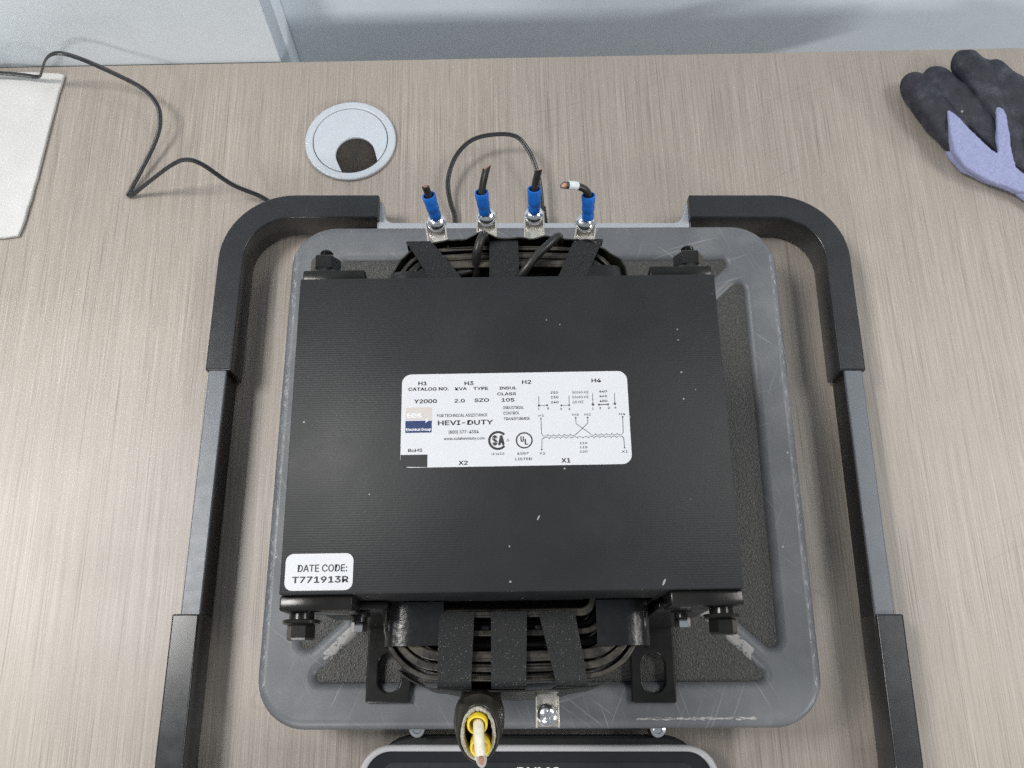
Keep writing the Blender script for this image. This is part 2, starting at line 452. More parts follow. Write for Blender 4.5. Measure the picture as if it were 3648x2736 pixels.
lp = empty('partition_panel', (-600, 455-14, -300), YAW, label='pale grey panel flush with the back edge of the desk, left of the vertical seam', cat='partition')
bm = bmesh.new(); add_box(bm, (-687, 14.3, 350), (513.5, 13.5, 650), 1.5, 2)
m0 = Matrix.Translation((0, 455, 0)) @ Matrix.Rotation(YAW, 4, 'Z')
def desk_bm(name, bm_, mat, parent=None):
    bmesh.ops.transform(bm_, matrix=m0, verts=bm_.verts)
    return from_bm(name, bm_, mat, parent)
desk_bm('panel_face', bm, 'wall paint', lp)
bm = bmesh.new(); add_box(bm, (-177.5, 14.3, 350), (4, 12.5, 650), 1.2, 2); desk_bm('edge_trim', bm, 'wall trim', lp)
me = plate_me('corner_post', [fillet([(-230, 30.2), (-173.6, 30.2), (-184, 79), (-230, 79)], [0, 3, 0, 0], 5)], -300, 1000, .3, 1)
me.transform(Matrix.Scale(S, 4) @ m0 @ Matrix.Scale(1/S, 4)); link('corner_post', me, 'wall paint', lp)
rp = empty('partition_panel', (500, 455+85, -300), YAW, label='wide pale grey panel set back behind a gap at the rear of the desk', cat='partition')
bm = bmesh.new(); add_box(bm, (400, 92.5, 350), (640, 12.5, 650), 1, 1); desk_bm('panel_face', bm, 'wall paint', rp)

# ------------------------------------------------------------------ cable grommet
gr = empty('cable_grommet', (-116.2, 380.9, 0), R(20), label='round silver cable grommet with a dark brush opening set in the desk', cat='grommet')
plate('rim', [circle(0, 0, 32.6, 72), circle(0, 0, 26.9, 64)], 0, 3.2, 1.2, 'grommet silver', gr, True, 3)
a0 = 52
notch = [Vector((26.4*math.cos(R(a)), 26.4*math.sin(R(a)))) for a in range(-90+30, 270-30+1, 4)]
# hole: round top, straight sides running out through the cap's lower edge
hole = [Vector((14.0*math.cos(R(a)), -12.5+14.2*math.sin(R(a)))) for a in range(188, -9, -7)]
plate('cap', [notch+hole], .4, 2.9, .5, 'grommet silver', gr, True, 2)
lathe('opening', [(2.3, 0), (2.3, 1.1), (0, 1.1)], (-.5, -12, 0), (0, 0, 1), 'label black', gr, True, 20)  # black disc in place of the dark inside the brush's hole
bm = bmesh.new(); random.seed(3)
add_lathe(bm, [(17, .25), (0, .25)], (0, -9.5, 0), (0, 0, 1), 30)
for k in range(150):                                            # the brush's bristles run in to the middle
    a = 2*math.pi*k/150+random.uniform(-.02, .02); r0, r1 = 16.5, random.uniform(1.6, 3.4)
    add_tube(bm, [(r0*math.cos(a), -12+r0*math.sin(a), .7+random.uniform(0, .3)), (r1*math.cos(a), -12+r1*math.sin(a), .6+random.uniform(0, .5))], .28, seg=4)
b_ = from_bm('brush', bm, 'brush dark', gr, True); b_['kind'] = 'stuff'

# ------------------------------------------------------------------ paper towel
pt = plate('paper_towel', [fillet([(-335, 438.6), (-331, 437), (-333.5, 405), (-336, 350), (-339, 318), (-341, 303.5), (-352, 302.2), (-560, 300), (-560, 437), (-420, 440.5)], [1, .5, 0, 0, 0, 1, 1, 0, 0, 0], 4)], .2, 3.2, 1.0, 'paper', None, res=3)
bm = bmesh.new(); bm.from_mesh(pt.data); bmesh.ops.subdivide_edges(bm, edges=[e for e in bm.edges if e.calc_length() > .012], cuts=3)
for v in bm.verts: v.co += Vector((noise.noise(v.co*90), noise.noise(v.co*90+Vector((5, 0, 0))), max(0, noise.noise(v.co*40))*1.2))*.0009
bm.to_mesh(pt.data); bm.free()
origin(pt, (-430, 370, 0)); tag(pt, 'folded white paper towel lying at the back left of the desk', 'paper towel')

# ------------------------------------------------------------------ shipping scale
CX, CY = 14.4, 136
scale = empty('shipping_scale', (CX, CY, 0), R(.25), label='grey and black shipping scale with side rails and a ribbed platform under the transformer', cat='scale')
def W(pts): return [Vector((p[0]+CX, p[1]+CY)) for p in pts]
b = 126; a = 130
def rib(x): return .94*x
o_ = 8.6                                                        # half width of a rib, measured along y
wells = [fillet(q, rr, 5) for q, rr in (
    ([(o_/.94, 0), (a, -rib(a)+o_), (a, rib(a)-o_)], [3, 4, 4]), ([(-o_/.94, 0), (-a, rib(a)-o_), (-a, -rib(a)+o_)], [3, 4, 4]),
    ([(0, -o_), ((b-o_)/.94-4, -b+4), ((b-o_)/.94-6, -b), (-(b-o_)/.94+6, -b), (-(b-o_)/.94+4, -b+4)], [3, 3, 6, 6, 3]),
    ([(0, o_), (-(b-o_)/.94+4, b-4), (-(b-o_)/.94+6, b), ((b-o_)/.94-6, b), ((b-o_)/.94-4, b-4)], [3, 3, 6, 6, 3]))]
# platform: own origin at its centre so that wear follows its ribs
pm = plate_me('platform', [rrect(0, 0, 152.4, 150, 27, 12)]+wells, 37, 50, 5.0, 5)
plat = link('platform', pm, 'platform', scale, True)
for q in wells:
    c = sum(q, Vector((0, 0)))/len(q)
    plate('grip_panel', [[c+(p-c)*1.012 for p in q]], 41, 47.1, .2, 'well', scale, True, 1)
box('pedestal', (CX, CY, 30), (100, 95, 9), 'black satin plastic', scale, 4)
plate('base_tray', [fillet([(-90.4, -12), (119.8, -12), (119.8, 319.5), (118.4, 319.5), (113, 303.2), (-85, 303.2), (-87.2, 319.5), (-90.4, 319.5)], [4, 4, 1, 1, 7, 7, 1, 1], 7)], 7, 22.5, 1.2, 'tray grey plastic', scale)
MX = 14.7
def mir(pts): return [(2*MX-p[0], p[1]) for p in pts]
capL = [(-192, 195.5), (-192, 320.5), (-89, 320.5), (-89, 303.3), (-175.8, 303.3), (-175.8, 195.5)]
slvL = [(-194.3, 47), (-194.3, -78), (-89, -78), (-89, -61), (-178.8, -61), (-178.8, 47)]
for f in (lambda p: p, mir):
    plate('corner_cap', [fillet(f(capL), [.8, 47, .8, .8, 30, .8], 14)], 3.6, 29, 1.0, 'black gloss plastic', scale)
    plate('rail_sleeve', [fillet(f(slvL), [.8, 47, .8, .8, 30, .8], 14)], 3.6, 29.6, 1.0, 'black gloss plastic', scale)
    plate('rail_bar', [fillet(f([(-189.6, 30), (-189.6, 205), (-179.2, 205), (-179.2, 30)]), .5, 2)], 3.6, 25, .4, 'black satin plastic', scale)
    plate('grey_strip', [fillet(f([(-190.2, 40), (-190.2, 200), (-178.8, 200), (-178.8, 40)]), 1, 2)], 25, 27.8, .8, 'rail grey plastic', scale)
for x in (-52.3, 80.3):
    lathe('standoff_screw', [(4.4, 0), (4.6, 12), (4.2, 13.2), (2.5, 13.6), (2.2, 12.8), (0, 12.8)], (x, -14.6, 16), (0, 0, 1), 'zinc', scale, seg=24)
plate('console_body', [rrect(14.6, -52, 92, 34, 22, 8)], 3, 15, 2, 'black satin plastic', scale)
bez = plate('console_bezel', [rrect(14.7, -58, 99, 35, 17, 10), rrect(14.7, -58, 95.6, 31.6, 14, 10)], 15, 23.5, 1.2, 'bezel silver', scale)
gl = plate('display_glass', [rrect(14.7, -58, 95.5, 31.5, 13.9, 10)], 16, 21.2, .6, 'glass black', scale)
plate('display_window', [rrect(14.7, -62, 86, 30, 7, 8)], 20.4, 21.6, .15, 'panel black', gl)
me = text_me('DYMO', 2.2, -41.6, 25.4, 7.2, 1.4); me.transform(Matrix.Scale(S, 4) @ Matrix.Translation((0, 0, 21.75))); link('brand_print', me, 'display print', gl)

# ------------------------------------------------------------------ power cord of the scale
PATH = [(21.2, 309, 12), (20.6, 322, 12), (19.5, 336, 13.5), (16.5, 350, 16), (11.5, 361.5, 19), (3, 371.4, 21), (-11.6, 373.2, 21), (-27.8, 370, 19), (-39.1, 359.6, 15), (-44.5, 343.6, 11),
        (-43.2, 329.4, 7), (-39.5, 316, 4), (-42, 304, 2.6), (-60, 296, 2.2), (-95, 297, 2.0), (-135, 306, 1.9), (-160, 322, 2.2), (-174, 332, 6), (-192, 335, 18), (-208, 341, 33), (-218, 342.5, 37), (-229, 341, 33), (-250, 338.8, 16),
        (-264, 336.8, 4.6), (-269.5, 336, 2.4), (-268, 340.5, 3), (-260.5, 357, 6), (-253, 374, 10), (-249.6, 386, 14), (-250.4, 396.5, 18), (-257, 406.5, 20), (-268, 414.5, 22), (-289.4, 422, 30), (-304, 425, 37),
        (-314.7, 426.3, 40), (-323, 427.2, 37), (-331, 428.4, 29), (-339, 429.7, 17), (-346, 431, 8.6), (-358, 432.8, 8), (-373, 433.6, 9), (-395, 434.5, 8), (-440, 437, 8), (-540, 440, 8)]
cord = empty('power_cord', (-150, 350, 0), label='thin black two-strand cord looping behind the scale and away to the left', cat='cord')
bm = bmesh.new(); sp = smooth_path(PATH, 8)
for sgn in (-1, 1):
    off = []
    for i, p in enumerate(sp):
        d = sp[min(i+1, len(sp)-1)]-sp[max(i-1, 0)]; d.z = 0
        d = d.normalized() if d.length > 1e-6 else Vector((1, 0, 0))
        off.append(p+Vector((-d.y, d.x, 0))*.8*sgn)
    add_tube(bm, off, .86, seg=8)
from_bm('lead', bm, 'cord pvc', cord)
pr = []; pp = []
for k in range(13):
    pp.append((21.2-.05*k, 306+1.2*k, 12)); pr.append(3.7-.07*k-(.5 if k % 2 else 0))
tube('plug', pp, pr, 'black satin plastic', cord, seg=14)

# ------------------------------------------------------------------ work glove
gl_root = empty('work_glove', (345, 360, 0), label='work glove with lavender knit back and dark coated fingers on the right of the desk', cat='glove')
def lobe(bm_, pts, rad, flat=.9):
    p = smooth_path(pts, 6); n = len(p); rr = []
    for i in range(n):
        t = i/(n-1)*(len(rad)-1); j = min(int(t), len(rad)-2); rr.append(rad[j]+(rad[j+1]-rad[j])*(t-j))
    a_, b_ = (p[1]-p[0]).normalized(), (p[-1]-p[-2]).normalized()
    pre = [p[0]-a_*rr[0]*math.cos(t) for t in (.15, .5, .9, 1.25)]; prr = [rr[0]*math.sin(t) for t in (.15, .5, .9, 1.25)]
    post = [p[-1]+b_*rr[-1]*math.cos(t) for t in (1.25, .9, .5, .15)]; por = [rr[-1]*math.sin(t) for t in (1.25, .9, .5, .15)]
    add_tube(bm_, pre+p+post, prr+rr+por, seg=16, flat=flat)
def remesh(name, bm_, mat, parent, vox=1.1, disp=.6):
    bmesh.ops.recalc_face_normals(bm_, faces=bm_.faces)
    me = bpy.data.meshes.new(name); bm_.to_mesh(me); bm_.free(); me.transform(Matrix.Scale(S, 4))
    o = bpy.data.objects.new(name+'_shape', me); COL.objects.link(o)
    md = o.modifiers.new('r', 'REMESH'); md.mode = 'VOXEL'; md.voxel_size = vox*S
    s_ = o.modifiers.new('s', 'SMOOTH'); s_.iterations = 6; s_.factor = .5
    dg = bpy.context.evaluated_depsgraph_get(); m2 = bpy.data.meshes.new_from_object(o.evaluated_get(dg)); m2.name = name
    bpy.data.objects.remove(o); bpy.data.meshes.remove(me)
    for v in m2.vertices:
        v.co += v.normal*noise.noise(v.co*95)*disp*S
    return link(name, m2, mat, parent, angle=80)
bm = bmesh.new()
lobe(bm, [(291, 420.5, 12), (297, 408.5, 12.5), (305, 392.5, 12.5), (314, 375.5, 9), (321, 365.5, 6)], [10.5, 12, 12, 8.5, 4.5])
lobe(bm, [(307, 424, 12.5), (318, 408.5, 13), (332, 388.5, 12), (345, 371.5, 9), (353, 358.5, 8)], [11.5, 12.6, 12.4, 9.5, 7])
lobe(bm, [(298, 418.5, 11), (307, 404.5, 11), (317, 388.5, 10)], [11, 11.5, 10])
remesh('coated_fingers', bm, 'nitrile', gl_root, 1.1, 1.5)
bm = bmesh.new()
lobe(bm, [(327.5, 434, 19), (333, 419.5, 20), (342, 397.5, 18), (351, 377.5, 12), (357, 358.5, 9)], [11, 12.4, 11.6, 9.5, 8])
lobe(bm, [(345, 423.5, 19), (355, 406.5, 20), (367, 385.5, 18), (379, 362.5, 14), (387, 341.5, 10)], [12, 13, 13, 12, 10])
lobe(bm, [(336, 427.5, 18), (345, 410.5, 18), (353, 394.5, 17)], [11, 12, 11])
remesh('coated_fingers', bm, 'nitrile', gl_root, 1.1, 1.5)
KNIT = [(303.7, 395.7), (304.8, 377.1), (307.9, 362.2), (314.5, 351.7), (330.6, 342.5), (350.0, 334.4), (368.3, 327.9), (383.5, 311.7), (411.1, 328.5), (380.8, 335.8), (365.9, 341.3), (351.3, 352.3), (348.2, 368.9), (344.2, 387.6), (338.3, 408.4), (336.7, 381.4), (337.3, 369.6), (338.8, 360.9), (321.2, 376.4)]
def dist_in(x, y):
    ins = False; d = 1e9
    for (ax, ay), (bx, by) in zip(KNIT, KNIT[1:]+KNIT[:1]):
        if (ay > y) != (by > y) and x < (bx-ax)*(y-ay)/(by-ay)+ax: ins = not ins
        t = max(0, min(1, ((x-ax)*(bx-ax)+(y-ay)*(by-ay))/((bx-ax)**2+(by-ay)**2)))
        d = min(d, math.hypot(ax+t*(bx-ax)-x, ay+t*(by-ay)-y))
    return d if ins else -1
bm = bmesh.new()                                                # cloth stretched between the fingers: swells away from its outline
for ix in range(300, 430, 2):
    for iy in range(300, 412, 2):
        d = dist_in(ix, iy)
        if d < .9: continue
        top = 12+12.5*max(0, min(1, (iy-342)/42))+2.5*max(0, min(1, (iy-362)/22))*max(0, min(1, (ix-328)/6))
        r = min(d, 9)
        bmesh.ops.create_icosphere(bm, subdivisions=1, radius=r, matrix=Matrix.Translation((ix, iy, top-r*.62)) @ Matrix.Diagonal((1, 1, .62, 1)))
        if d > 5: bmesh.ops.create_icosphere(bm, subdivisions=1, radius=min(d-2, 6), matrix=Matrix.Translation((ix, iy, 6)))
remesh('knit_back', bm, 'glove knit', gl_root, .9, .7)
bm = bmesh.new(); lobe(bm, [(356.5, 337.5, 6), (363, 332, 7), (376, 322.5, 8)], [5, 6, 7], .8); remesh('cuff_fold', bm, 'glove knit', gl_root)

# ------------------------------------------------------------------ transformer
TY = .0137
tr = empty('transformer', (-1.1, 113.2, 50), TY, label='black open-core industrial control transformer with a white rating label, standing on the scale', cat='transformer')
TM = wm(tr); 
XZ = Matrix.Rotation(R(90), 4, 'X')                              # plate drawn in x-z, thickness along y
plate('lamination_stack', [fillet([(-95, 10), (95, 10), (95, 136), (-95, 136)], .5, 2), rrect(-47.5, 73, 15.5, 31, 1, 2), rrect(47.5, 73, 15.5, 31, 1, 2)], -71, 71, .5, 'core', tr, True, 1, XZ)
# feet: two mounting channels under the core, slotted where they stick out
for x in (-66, 75.5):
    f = plate('mounting_foot', [rrect(x, -1+114, 11.8, 114, .8, 3), rrect(x+.3, 14.5, 6.1, 10.2, 6.1, 12), rrect(x+.3, 213, 6.1, 10.2, 6.1, 12)], 50.05, 54, .7, 'black steel', tr)
    box('channel_web', (x, 113, 57), (9, 70, 3), 'black steel', f, .6)
    for y_ in (39.2, 187.4): box('upright', (x, y_, 107), (11.6, 1.5, 52.5), 'black steel', f, .5)
# clamp bars at the four corners with their bolts
def hexnut(bm_, at, ax, r, h):
    add_lathe(bm_, [(0, 0), (r*.92, 0), (r, .6), (r, h-.8), (r*.9, h), (0, h)], at, ax, 6)
for sx in (-1, 1):
    for sy in (-1, 1):
        cb = box('clamp_bar', (sx*80.5, sy*74.1, 122), (15 if sy < 0 else 14.4, 3.1, 10.5), 'black steel', tr, .9, True)
        ax = (0, sy, 0); x = sx*88.3 if sy < 0 else sx*86.8; y0 = sy*77.3; z = 121.5
        bm = bmesh.new()
        if sy < 0:
            add_lathe(bm, [(0, 0), (5.2, 0), (5.2, 2.6), (7.7, 2.7), (7.9, 3.2), (7.7, 4.2), (5.9, 4.8), (0, 4.8)], (x, y0, z), ax, 28)
            hexnut(bm, (x, y0-4.7, z), ax, 5.9, 6.2)
            from_bm('corner_bolt', bm, 'black steel', tr, True, 30)
        else:
            add_lathe(bm, [(0, 0), (8.4, 0), (8.4, .8), (7.2, 2.4), (6.4, 3.6), (0, 3.6)], (x, y0, z), ax, 28)
            hexnut(bm, (x, y0+3.2, z), ax, 7.2, 7.4)
            add_lathe(bm, [(3.0, 10)]+[(3.1-.35*(k % 2), 10.4+.45*k) for k in range(10)]+[(2.3, 15), (0, 15)], (x, y0, z), ax, 20)
            from_bm('corner_nut', bm, 'black steel', tr, True, 30)
    x = -67.4 if sx < 0 else 75.3
    bm = bmesh.new(); add_lathe(bm, [(0, 0), (4.6, 0), (4.8, .6), (4.8, 2.0), (3.4, 2.2), (3.4, 4.2), (0, 4.2)], (x, -75.2, 100), (0, -1, 0), 20)
    ss = from_bm('clamp_screw', bm, 'black steel', tr, True)
    bm = bmesh.new(); hexnut(bm, (x, -79.2, 100), (0, -1, 0), 3.6, 4.4); from_bm('nut', bm, 'zinc', ss, True)

# windings: concentric layers round the centre leg, vertical axis
def ring(hd, grow=0.):
    hw = 34+(hd-74)*.80; r = 4+(hd-74)*.66
    pts = rrect(0, 0, hw+grow, hd+grow, r, 9); out = []
    for i, p in enumerate(pts):
        q = pts[(i+1) % len(pts)]; n = max(1, int((q-p).length/7))
        out += [p+(q-p)*k/n for k in range(n)]
    for p in out:
        if abs(p.y) > hd*.5:
            p.y += math.copysign(2.6*max(0, 1-(p.x/hw)**2)*(hd-74)/30, p.y)
    return out
LAY = [(74.5, 78.2, 102.3, .9), (79.0, 82.2, 86, .8), (82.8, 85.4, 100.8, .8), (86.2, 90.2, 89, .9), (91.0, 95.4, 102.2, 1.0), (95.9, 99.3, 101.4, .9), (100.5, 102.8, 100.8, .7)]
for i, (h0, h1, zt, bv) in enumerate(LAY):
    me = plate_me('winding_layer', [ring(h1), ring(h0)], 46, zt, bv, 3)
    for v in me.vertices: v.co.z += .0011*noise.noise(v.co*22+Vector((i*7.1, 0, 0)))+.0006*noise.noise(v.co*70+Vector((0, i*3.3, 0)))
    link('winding_layer', me, 'winding', tr, True)
# spacer sticks between the layers keep the cooling ducts open
for y, zt in ((82.4, 97),):
    for sy in (-1, 1):
        for x in (-12, 12, -27, 27):
            box('duct_stick', (x, sy*y, 70), (2.2, 1.2, zt-70), 'flap paper', tr, .4, True)

def wrap(name, side, xs, top, bot, outw, mat, th=.7):
    """sheet of varnished paper round the outside of the coil; top/bot/outw are functions of x"""
    bm = bmesh.new(); cols = []
    for x in xs:
        hw = 34+(103.6-74)*.80; r = 4+(103.6-74)*.66; fx = abs(x)
        y = 104.6+2.6*max(0, 1-(x/hw)**2)
        if fx > hw-r: y -= r-math.sqrt(max(0, r*r-(fx-hw+r)**2))
        nx = 0 if fx < hw-r else (fx-hw+r)/r*math.copysign(1, x)
        n = Vector((nx, math.sqrt(max(.02, 1-nx*nx)), 0))
        col = []
        for k in range(6):
            t = k/5; z = bot(x)+(top(x)-bot(x))*t; o = outw(x, t)+.5
            p = Vector((x, y, 0))+n*o
            q = p+n*th
            col.append((bm.verts.new((p.x, side*p.y, z)), bm.verts.new((q.x, side*q.y, z))))
        cols.append(col)
    for c, d in zip(cols, cols[1:]):
        for k in range(5):
            bm.faces.new((c[k][1], d[k][1], d[k+1][1], c[k+1][1])); bm.faces.new((c[k][0], c[k+1][0], d[k+1][0], d[k][0]))
        bm.faces.new((c[5][0], c[5][1], d[5][1], d[5][0])); bm.faces.new((c[0][0], d[0][0], d[0][1], c[0][1]))
    return from_bm(name, bm, mat, tr, True, 50)
xs = [-60+120*k/64 for k in range(65)]
def nz(x, s, f): return noise.noise(Vector((x*f, s, .3)))
wrap('insulation_wrap', 1, xs, lambda x: 101.6+1.6*nz(x, 1, .11)+1.2*nz(x, 7, .33)+3.4*math.exp(-((x+13)/6.5)**2)+2.5*math.exp(-((x-24)/6)**2)+3.5*math.exp(-((x-55)/3)**2)+3*math.exp(-((x-42)/5)**2), lambda x: 50,
     lambda x, t: t*(.5+1.4*max(0, nz(x, 3, .12))+2.2*math.exp(-((x+13)/6)**2)+1.6*math.exp(-((x-56)/3)**2)), 'varnish paper')
xf = [-50+92*k/48 for k in range(49)]
wrap('insulation_wrap', -1, xf, lambda x: 96+1.2*nz(x, 2, .1), lambda x: 56, lambda x, t: (3.6*max(0, 1-(x/46)**2)+.6*nz(x, 5, .2))*(1.3-t), 'varnish paper')

def ribbon(name, side, xa, xb, wa, wb, mat, zin=104.4, yin=72):
    """tape band over the coil: from the core edge outwards over the top, then down the outer face"""
    prof = [(yin, zin), (84, zin+.1), (96, zin+.2), (102.5, zin), (105.6, zin-.8), (107.4, zin-3), (108.2, zin-8), (108.4, 50)]
    bm = bmesh.new(); uv = bm.loops.layers.uv.new('UVMap'); info = {}; rows = []; arc_ = 0; pv = None; NX = 6
    P = smooth_path([(0, y, z) for y, z in prof], 5)
    for p in P:
        if pv: arc_ += (p-pv).length
        pv = p; t = min(1, max(0, (p.y-yin)/(107-yin)))
        cxx = xa+(xb-xa)*t; ww = wa+(wb-wa)*t; row = []
        for k in range(NX+3):
            kk = min(max(k-1, 0), NX); x = cxx+ww*(kk/NX-.5); dz = -.9 if k in (0, NX+2) else 0
            n_out = Vector((0, .35, 1)) if p.y < 104.5 else Vector((0, 1, .2))
            q = Vector((x, side*(p.y+dz*n_out.y*.9), p.z+dz*n_out.z+.25*nz(x+xa, p.y*.2, .4)))
            v = bm.verts.new(q); info[v] = (x*S, arc_*S); row.append(v)
        rows.append(row)
    for r0, r1 in zip(rows, rows[1:]):
        for k in range(len(r0)-1):
            f = bm.faces.new((r0[k], r0[k+1], r1[k+1], r1[k]))
            for l in f.loops: l[uv].uv = info[l.vert]
    return from_bm(name, bm, mat, tr, True, 60)
ribbon('tape_band', 1, -29.5, -44.8, 16, 12.5, 'plain tape', yin=84)
ribbon('tape_band', 1, -1.5, -1.6, 15, 14.4, 'plain tape', yin=84)
ribbon('tape_band', 1, 31.5, 41.5, 14, 14.5, 'plain tape', yin=84)
ribbon('tape_band', -1, -24.2, -25.2, 15.4, 14.6, 'woven tape', yin=76)
ribbon('tape_band', -1, -1.3, -1.8, 15.8, 15, 'woven tape', yin=76)
ribbon('tape_band', -1, 19.5, 25.6, 16, 13.6, 'woven tape', yin=76)

def flap(sx, x_in, x_out, y0, y1):
    pr_ = [(x_in, 104.6), (x_out-10, 105.0), (x_out-5, 104.6), (x_out-2, 103.8), (x_out+.8, 102.5), (x_out+2.8, 99.6), (x_out+3.6, 94), (x_out+3.8, 74)]
    bm = bmesh.new(); rows = []
    for x, z in [(p.x, p.z) for p in smooth_path([(a_, 0, c_) for a_, c_ in pr_], 4)]:
        rows.append([(bm.verts.new((sx*x, y0+(y1-y0)*k/5, z-.03*abs(y0-(y0+(y1-y0)*k/5)))), bm.verts.new((sx*(x-.0), y0+(y1-y0)*k/5, z-.7))) for k in range(6)])
    for r0, r1 in zip(rows, rows[1:]):
        for k in range(5):
            bm.faces.new((r0[k][0], r0[k+1][0], r1[k+1][0], r1[k][0])); bm.faces.new((r0[k][1], r1[k][1], r1[k+1][1], r0[k+1][1]))
        bm.faces.new((r0[0][0], r1[0][0], r1[0][1], r0[0][1])); bm.faces.new((r0[5][0], r0[5][1], r1[5][1], r1[5][0]))
    return from_bm('insulation_flap', bm, 'flap paper', tr, True, 50)
flap(-1, 30, 53, -71.6, -90); flap(1, 37, 57.5, -71.6, -91)
flap(-1, 33, 57, 71.6, 90); flap(1, 37, 57, 71.6, 92)

tube('lead_wire', smooth_path([(-13.6, 222, 140), (-13.8, 222, 150), (-14.4, 221, 156.4), (-15.8, 217, 158.2), (-17.6, 211, 156), (-18.2, 206, 148), (-18.2, 203, 138)], 6), 2.3, 'wire insulation', tr, seg=12)
tube('lead_wire', smooth_path([(-18.2, 207, 147), (-24, 204.5, 149), (-32, 202, 149), (-40, 200.5, 147)], 6), 1.8, 'wire insulation', tr, seg=12)
tube('lead_wire', smooth_path([(24.5, 222, 140), (24.3, 221.6, 150), (23.0, 220.4, 156.6), (18.5, 215, 158.8), (12.5, 209, 158.8), (7.2, 202.6, 157), (3.5, 199, 153), (2.5, 197, 147)], 6), 2.2, 'wire insulation', tr, seg=12)

# terminals: bracket > screw, crimp sleeve, wire end
def screw_bm(at, ax, r, h, rot=0.):
    bm = bmesh.new(); m = frame(ax); at = Vector(at); rings = []; ns = 48
    prof = [(0, 1)]+[(t, math.sqrt(1-(t*.93)**2)) for t in (.08, .16, .24, .32, .4, .48, .56, .64, .72, .8, .88, .95, 1.0)]
    for t, z in prof:
        if t == 0: rings.append([bm.verts.new(at+m @ Vector((0, 0, h*z-1.3)))]); continue
        row = []
        for k in range(ns):
            a_ = 2*math.pi*k/ns; x, y = t*r*math.cos(a_), t*r*math.sin(a_)
            xr, yr = x*math.cos(rot)+y*math.sin(rot), -x*math.sin(rot)+y*math.cos(rot)
            dep = 1.3 if (min(abs(xr), abs(yr)) < .17*r and math.hypot(x, y) < .56*r) else 0
            row.append(bm.verts.new(at+m @ Vector((x, y, h*z-dep))))
        rings.append(row)
    rings.append([bm.verts.new(at+m @ Vector((r*.98*math.cos(2*math.pi*k/ns), r*.98*math.sin(2*math.pi*k/ns), -.2))) for k in range(ns)])
    for k in range(ns): bm.faces.new((rings[0][0], rings[1][k], rings[1][(k+1) % ns]))
    for p, q in zip(rings[1:], rings[2:]):
        for k in range(ns): bm.faces.new((p[k], q[k], q[(k+1) % ns], p[(k+1) % ns]))
    bm.faces.new(rings[-1][::-1])
    return bm
def channel(at, yaw, hw, hy, hz, th, slope=0.):
    """u-shaped terminal bracket, open upwards, running along y; at = centre of its floor's top"""
    bm = bmesh.new(); rot = Matrix.Rotation(yaw, 3, 'Z') @ Matrix.Rotation(slope, 3, 'X'); at = Vector(at)
    add_box(bm, at+rot @ Vector((0, 0, -th/2)), (hw, hy, th/2), .15, 1, rot)
    for s_ in (-1, 1):
        add_box(bm, at+rot @ Vector((s_*(hw+th/2), -1.0, hz/2-th*.8)), (th/2, hy*.92, hz/2+th*.5), .2, 1, rot)
    return bm
TERM = [((-39.1, 234.6, 146), R(9), (-39.3, 236.0, 148), (-42.0, 240.9, 162), [(-42.2, 241.3, 163), (-43.2, 242.6, 167.5)], .9, .3),
        ((-13.2, 238.0, 146), R(1), (-14.0, 238.4, 148), (-15.5, 242.8, 162), [(-15.2, 243, 162.5), (-14, 246.8, 168), (-12.7, 250.4, 172)], 1.5, .05),
        ((11.5, 238.8, 146), R(0), (11.4, 239.4, 148), (11.3, 244.7, 162), [(11.5, 245, 162.5), (12.2, 247, 167), (13.2, 249.3, 172)], .6, -.1),
        ((37.9, 234.4, 146), R(-9), (39.2, 235.2, 148), (38.6, 241.0, 162), [(38.4, 241.2, 162.5), (36.2, 241.8, 166.5), (31.5, 241.6, 170), (25.8, 240.4, 172.5)], .8, .1)]
for i, (c, yaw, s0, s1, wpts, shear, rot) in enumerate(TERM):
    c = Vector(c)
    tb = from_bm('terminal', channel(c+Vector((0, -5.5, -4)), yaw, 4.4, 9.5, 4.6, .9), 'tinned brass', tr)
    lathe('lug_ring', [(0, 0), (5.0, 0), (5.1, .4), (5.0, .9), (0, .9)], c+Vector((0, 0, -1.2)), (0, -.12, 1), 'zinc', tb, seg=24)
    from_bm('screw', screw_bm(c, (0, -.16, 1), 4.75, 3.4, rot+.4), 'zinc', tb, angle=50)
    s0, s1 = Vector(s0), Vector(s1); L = (s1-s0).length; k = L/15
    lathe('crimp_sleeve', [(0, 0), (2.4, 0), (3.0, .5*k), (3.15, 3.4*k), (2.85, 4.3*k), (2.8, 4.9*k), (3.25, 6*k), (3.3, 8*k), (3.2, 9.5*k), (3.45, 11.5*k), (3.6, 14.3*k), (3.45, 15*k), (2.8, 15*k), (2.6, 14.2*k), (2.4, 11*k), (0, 11*k)], s0, s1-s0, 'blue nylon', tb, seg=26, sq=.9)
    pth = smooth_path([s1-(s1-s0).normalized()*4]+[Vector(p) for p in wpts], 6)
    e_ = ((0, -.5, -.4), (.95, -.2, -.3), (.2, -.7, -.4), (0, 0, -.95))[i]
    ws = tube('wire_end', pth, 1.85, 'wire insulation', tb, seg=16, ends=e_)
    t_ = (pth[-1]-pth[-2]).normalized()
    tube('copper_core', [pth[-1]-t_*2, pth[-1]+t_*.25], 1.12, 'copper', tb, seg=14, ends=e_)
    if i == 3:
        j = len(pth)-1
        tube('wire_marker', pth[j-7:j-1], 2.15, 'white marker', tb, seg=18)
# front: bare screw terminal, and a lead in a rubber boot
ft = from_bm('terminal', channel((15.8, -3.6, 131), 0, 4.5, 7.2, 4.2, .8), 'tinned brass', tr)
box('solder_lip', (15.8, 4.0, 133), (4.9, .6, 2.6), 'tinned brass', ft, .3)
from_bm('screw', screw_bm((15.6, -5.8, 132.6), (0, -.18, 1), 5.0, 3.8, .35), 'zinc', ft, angle=50)

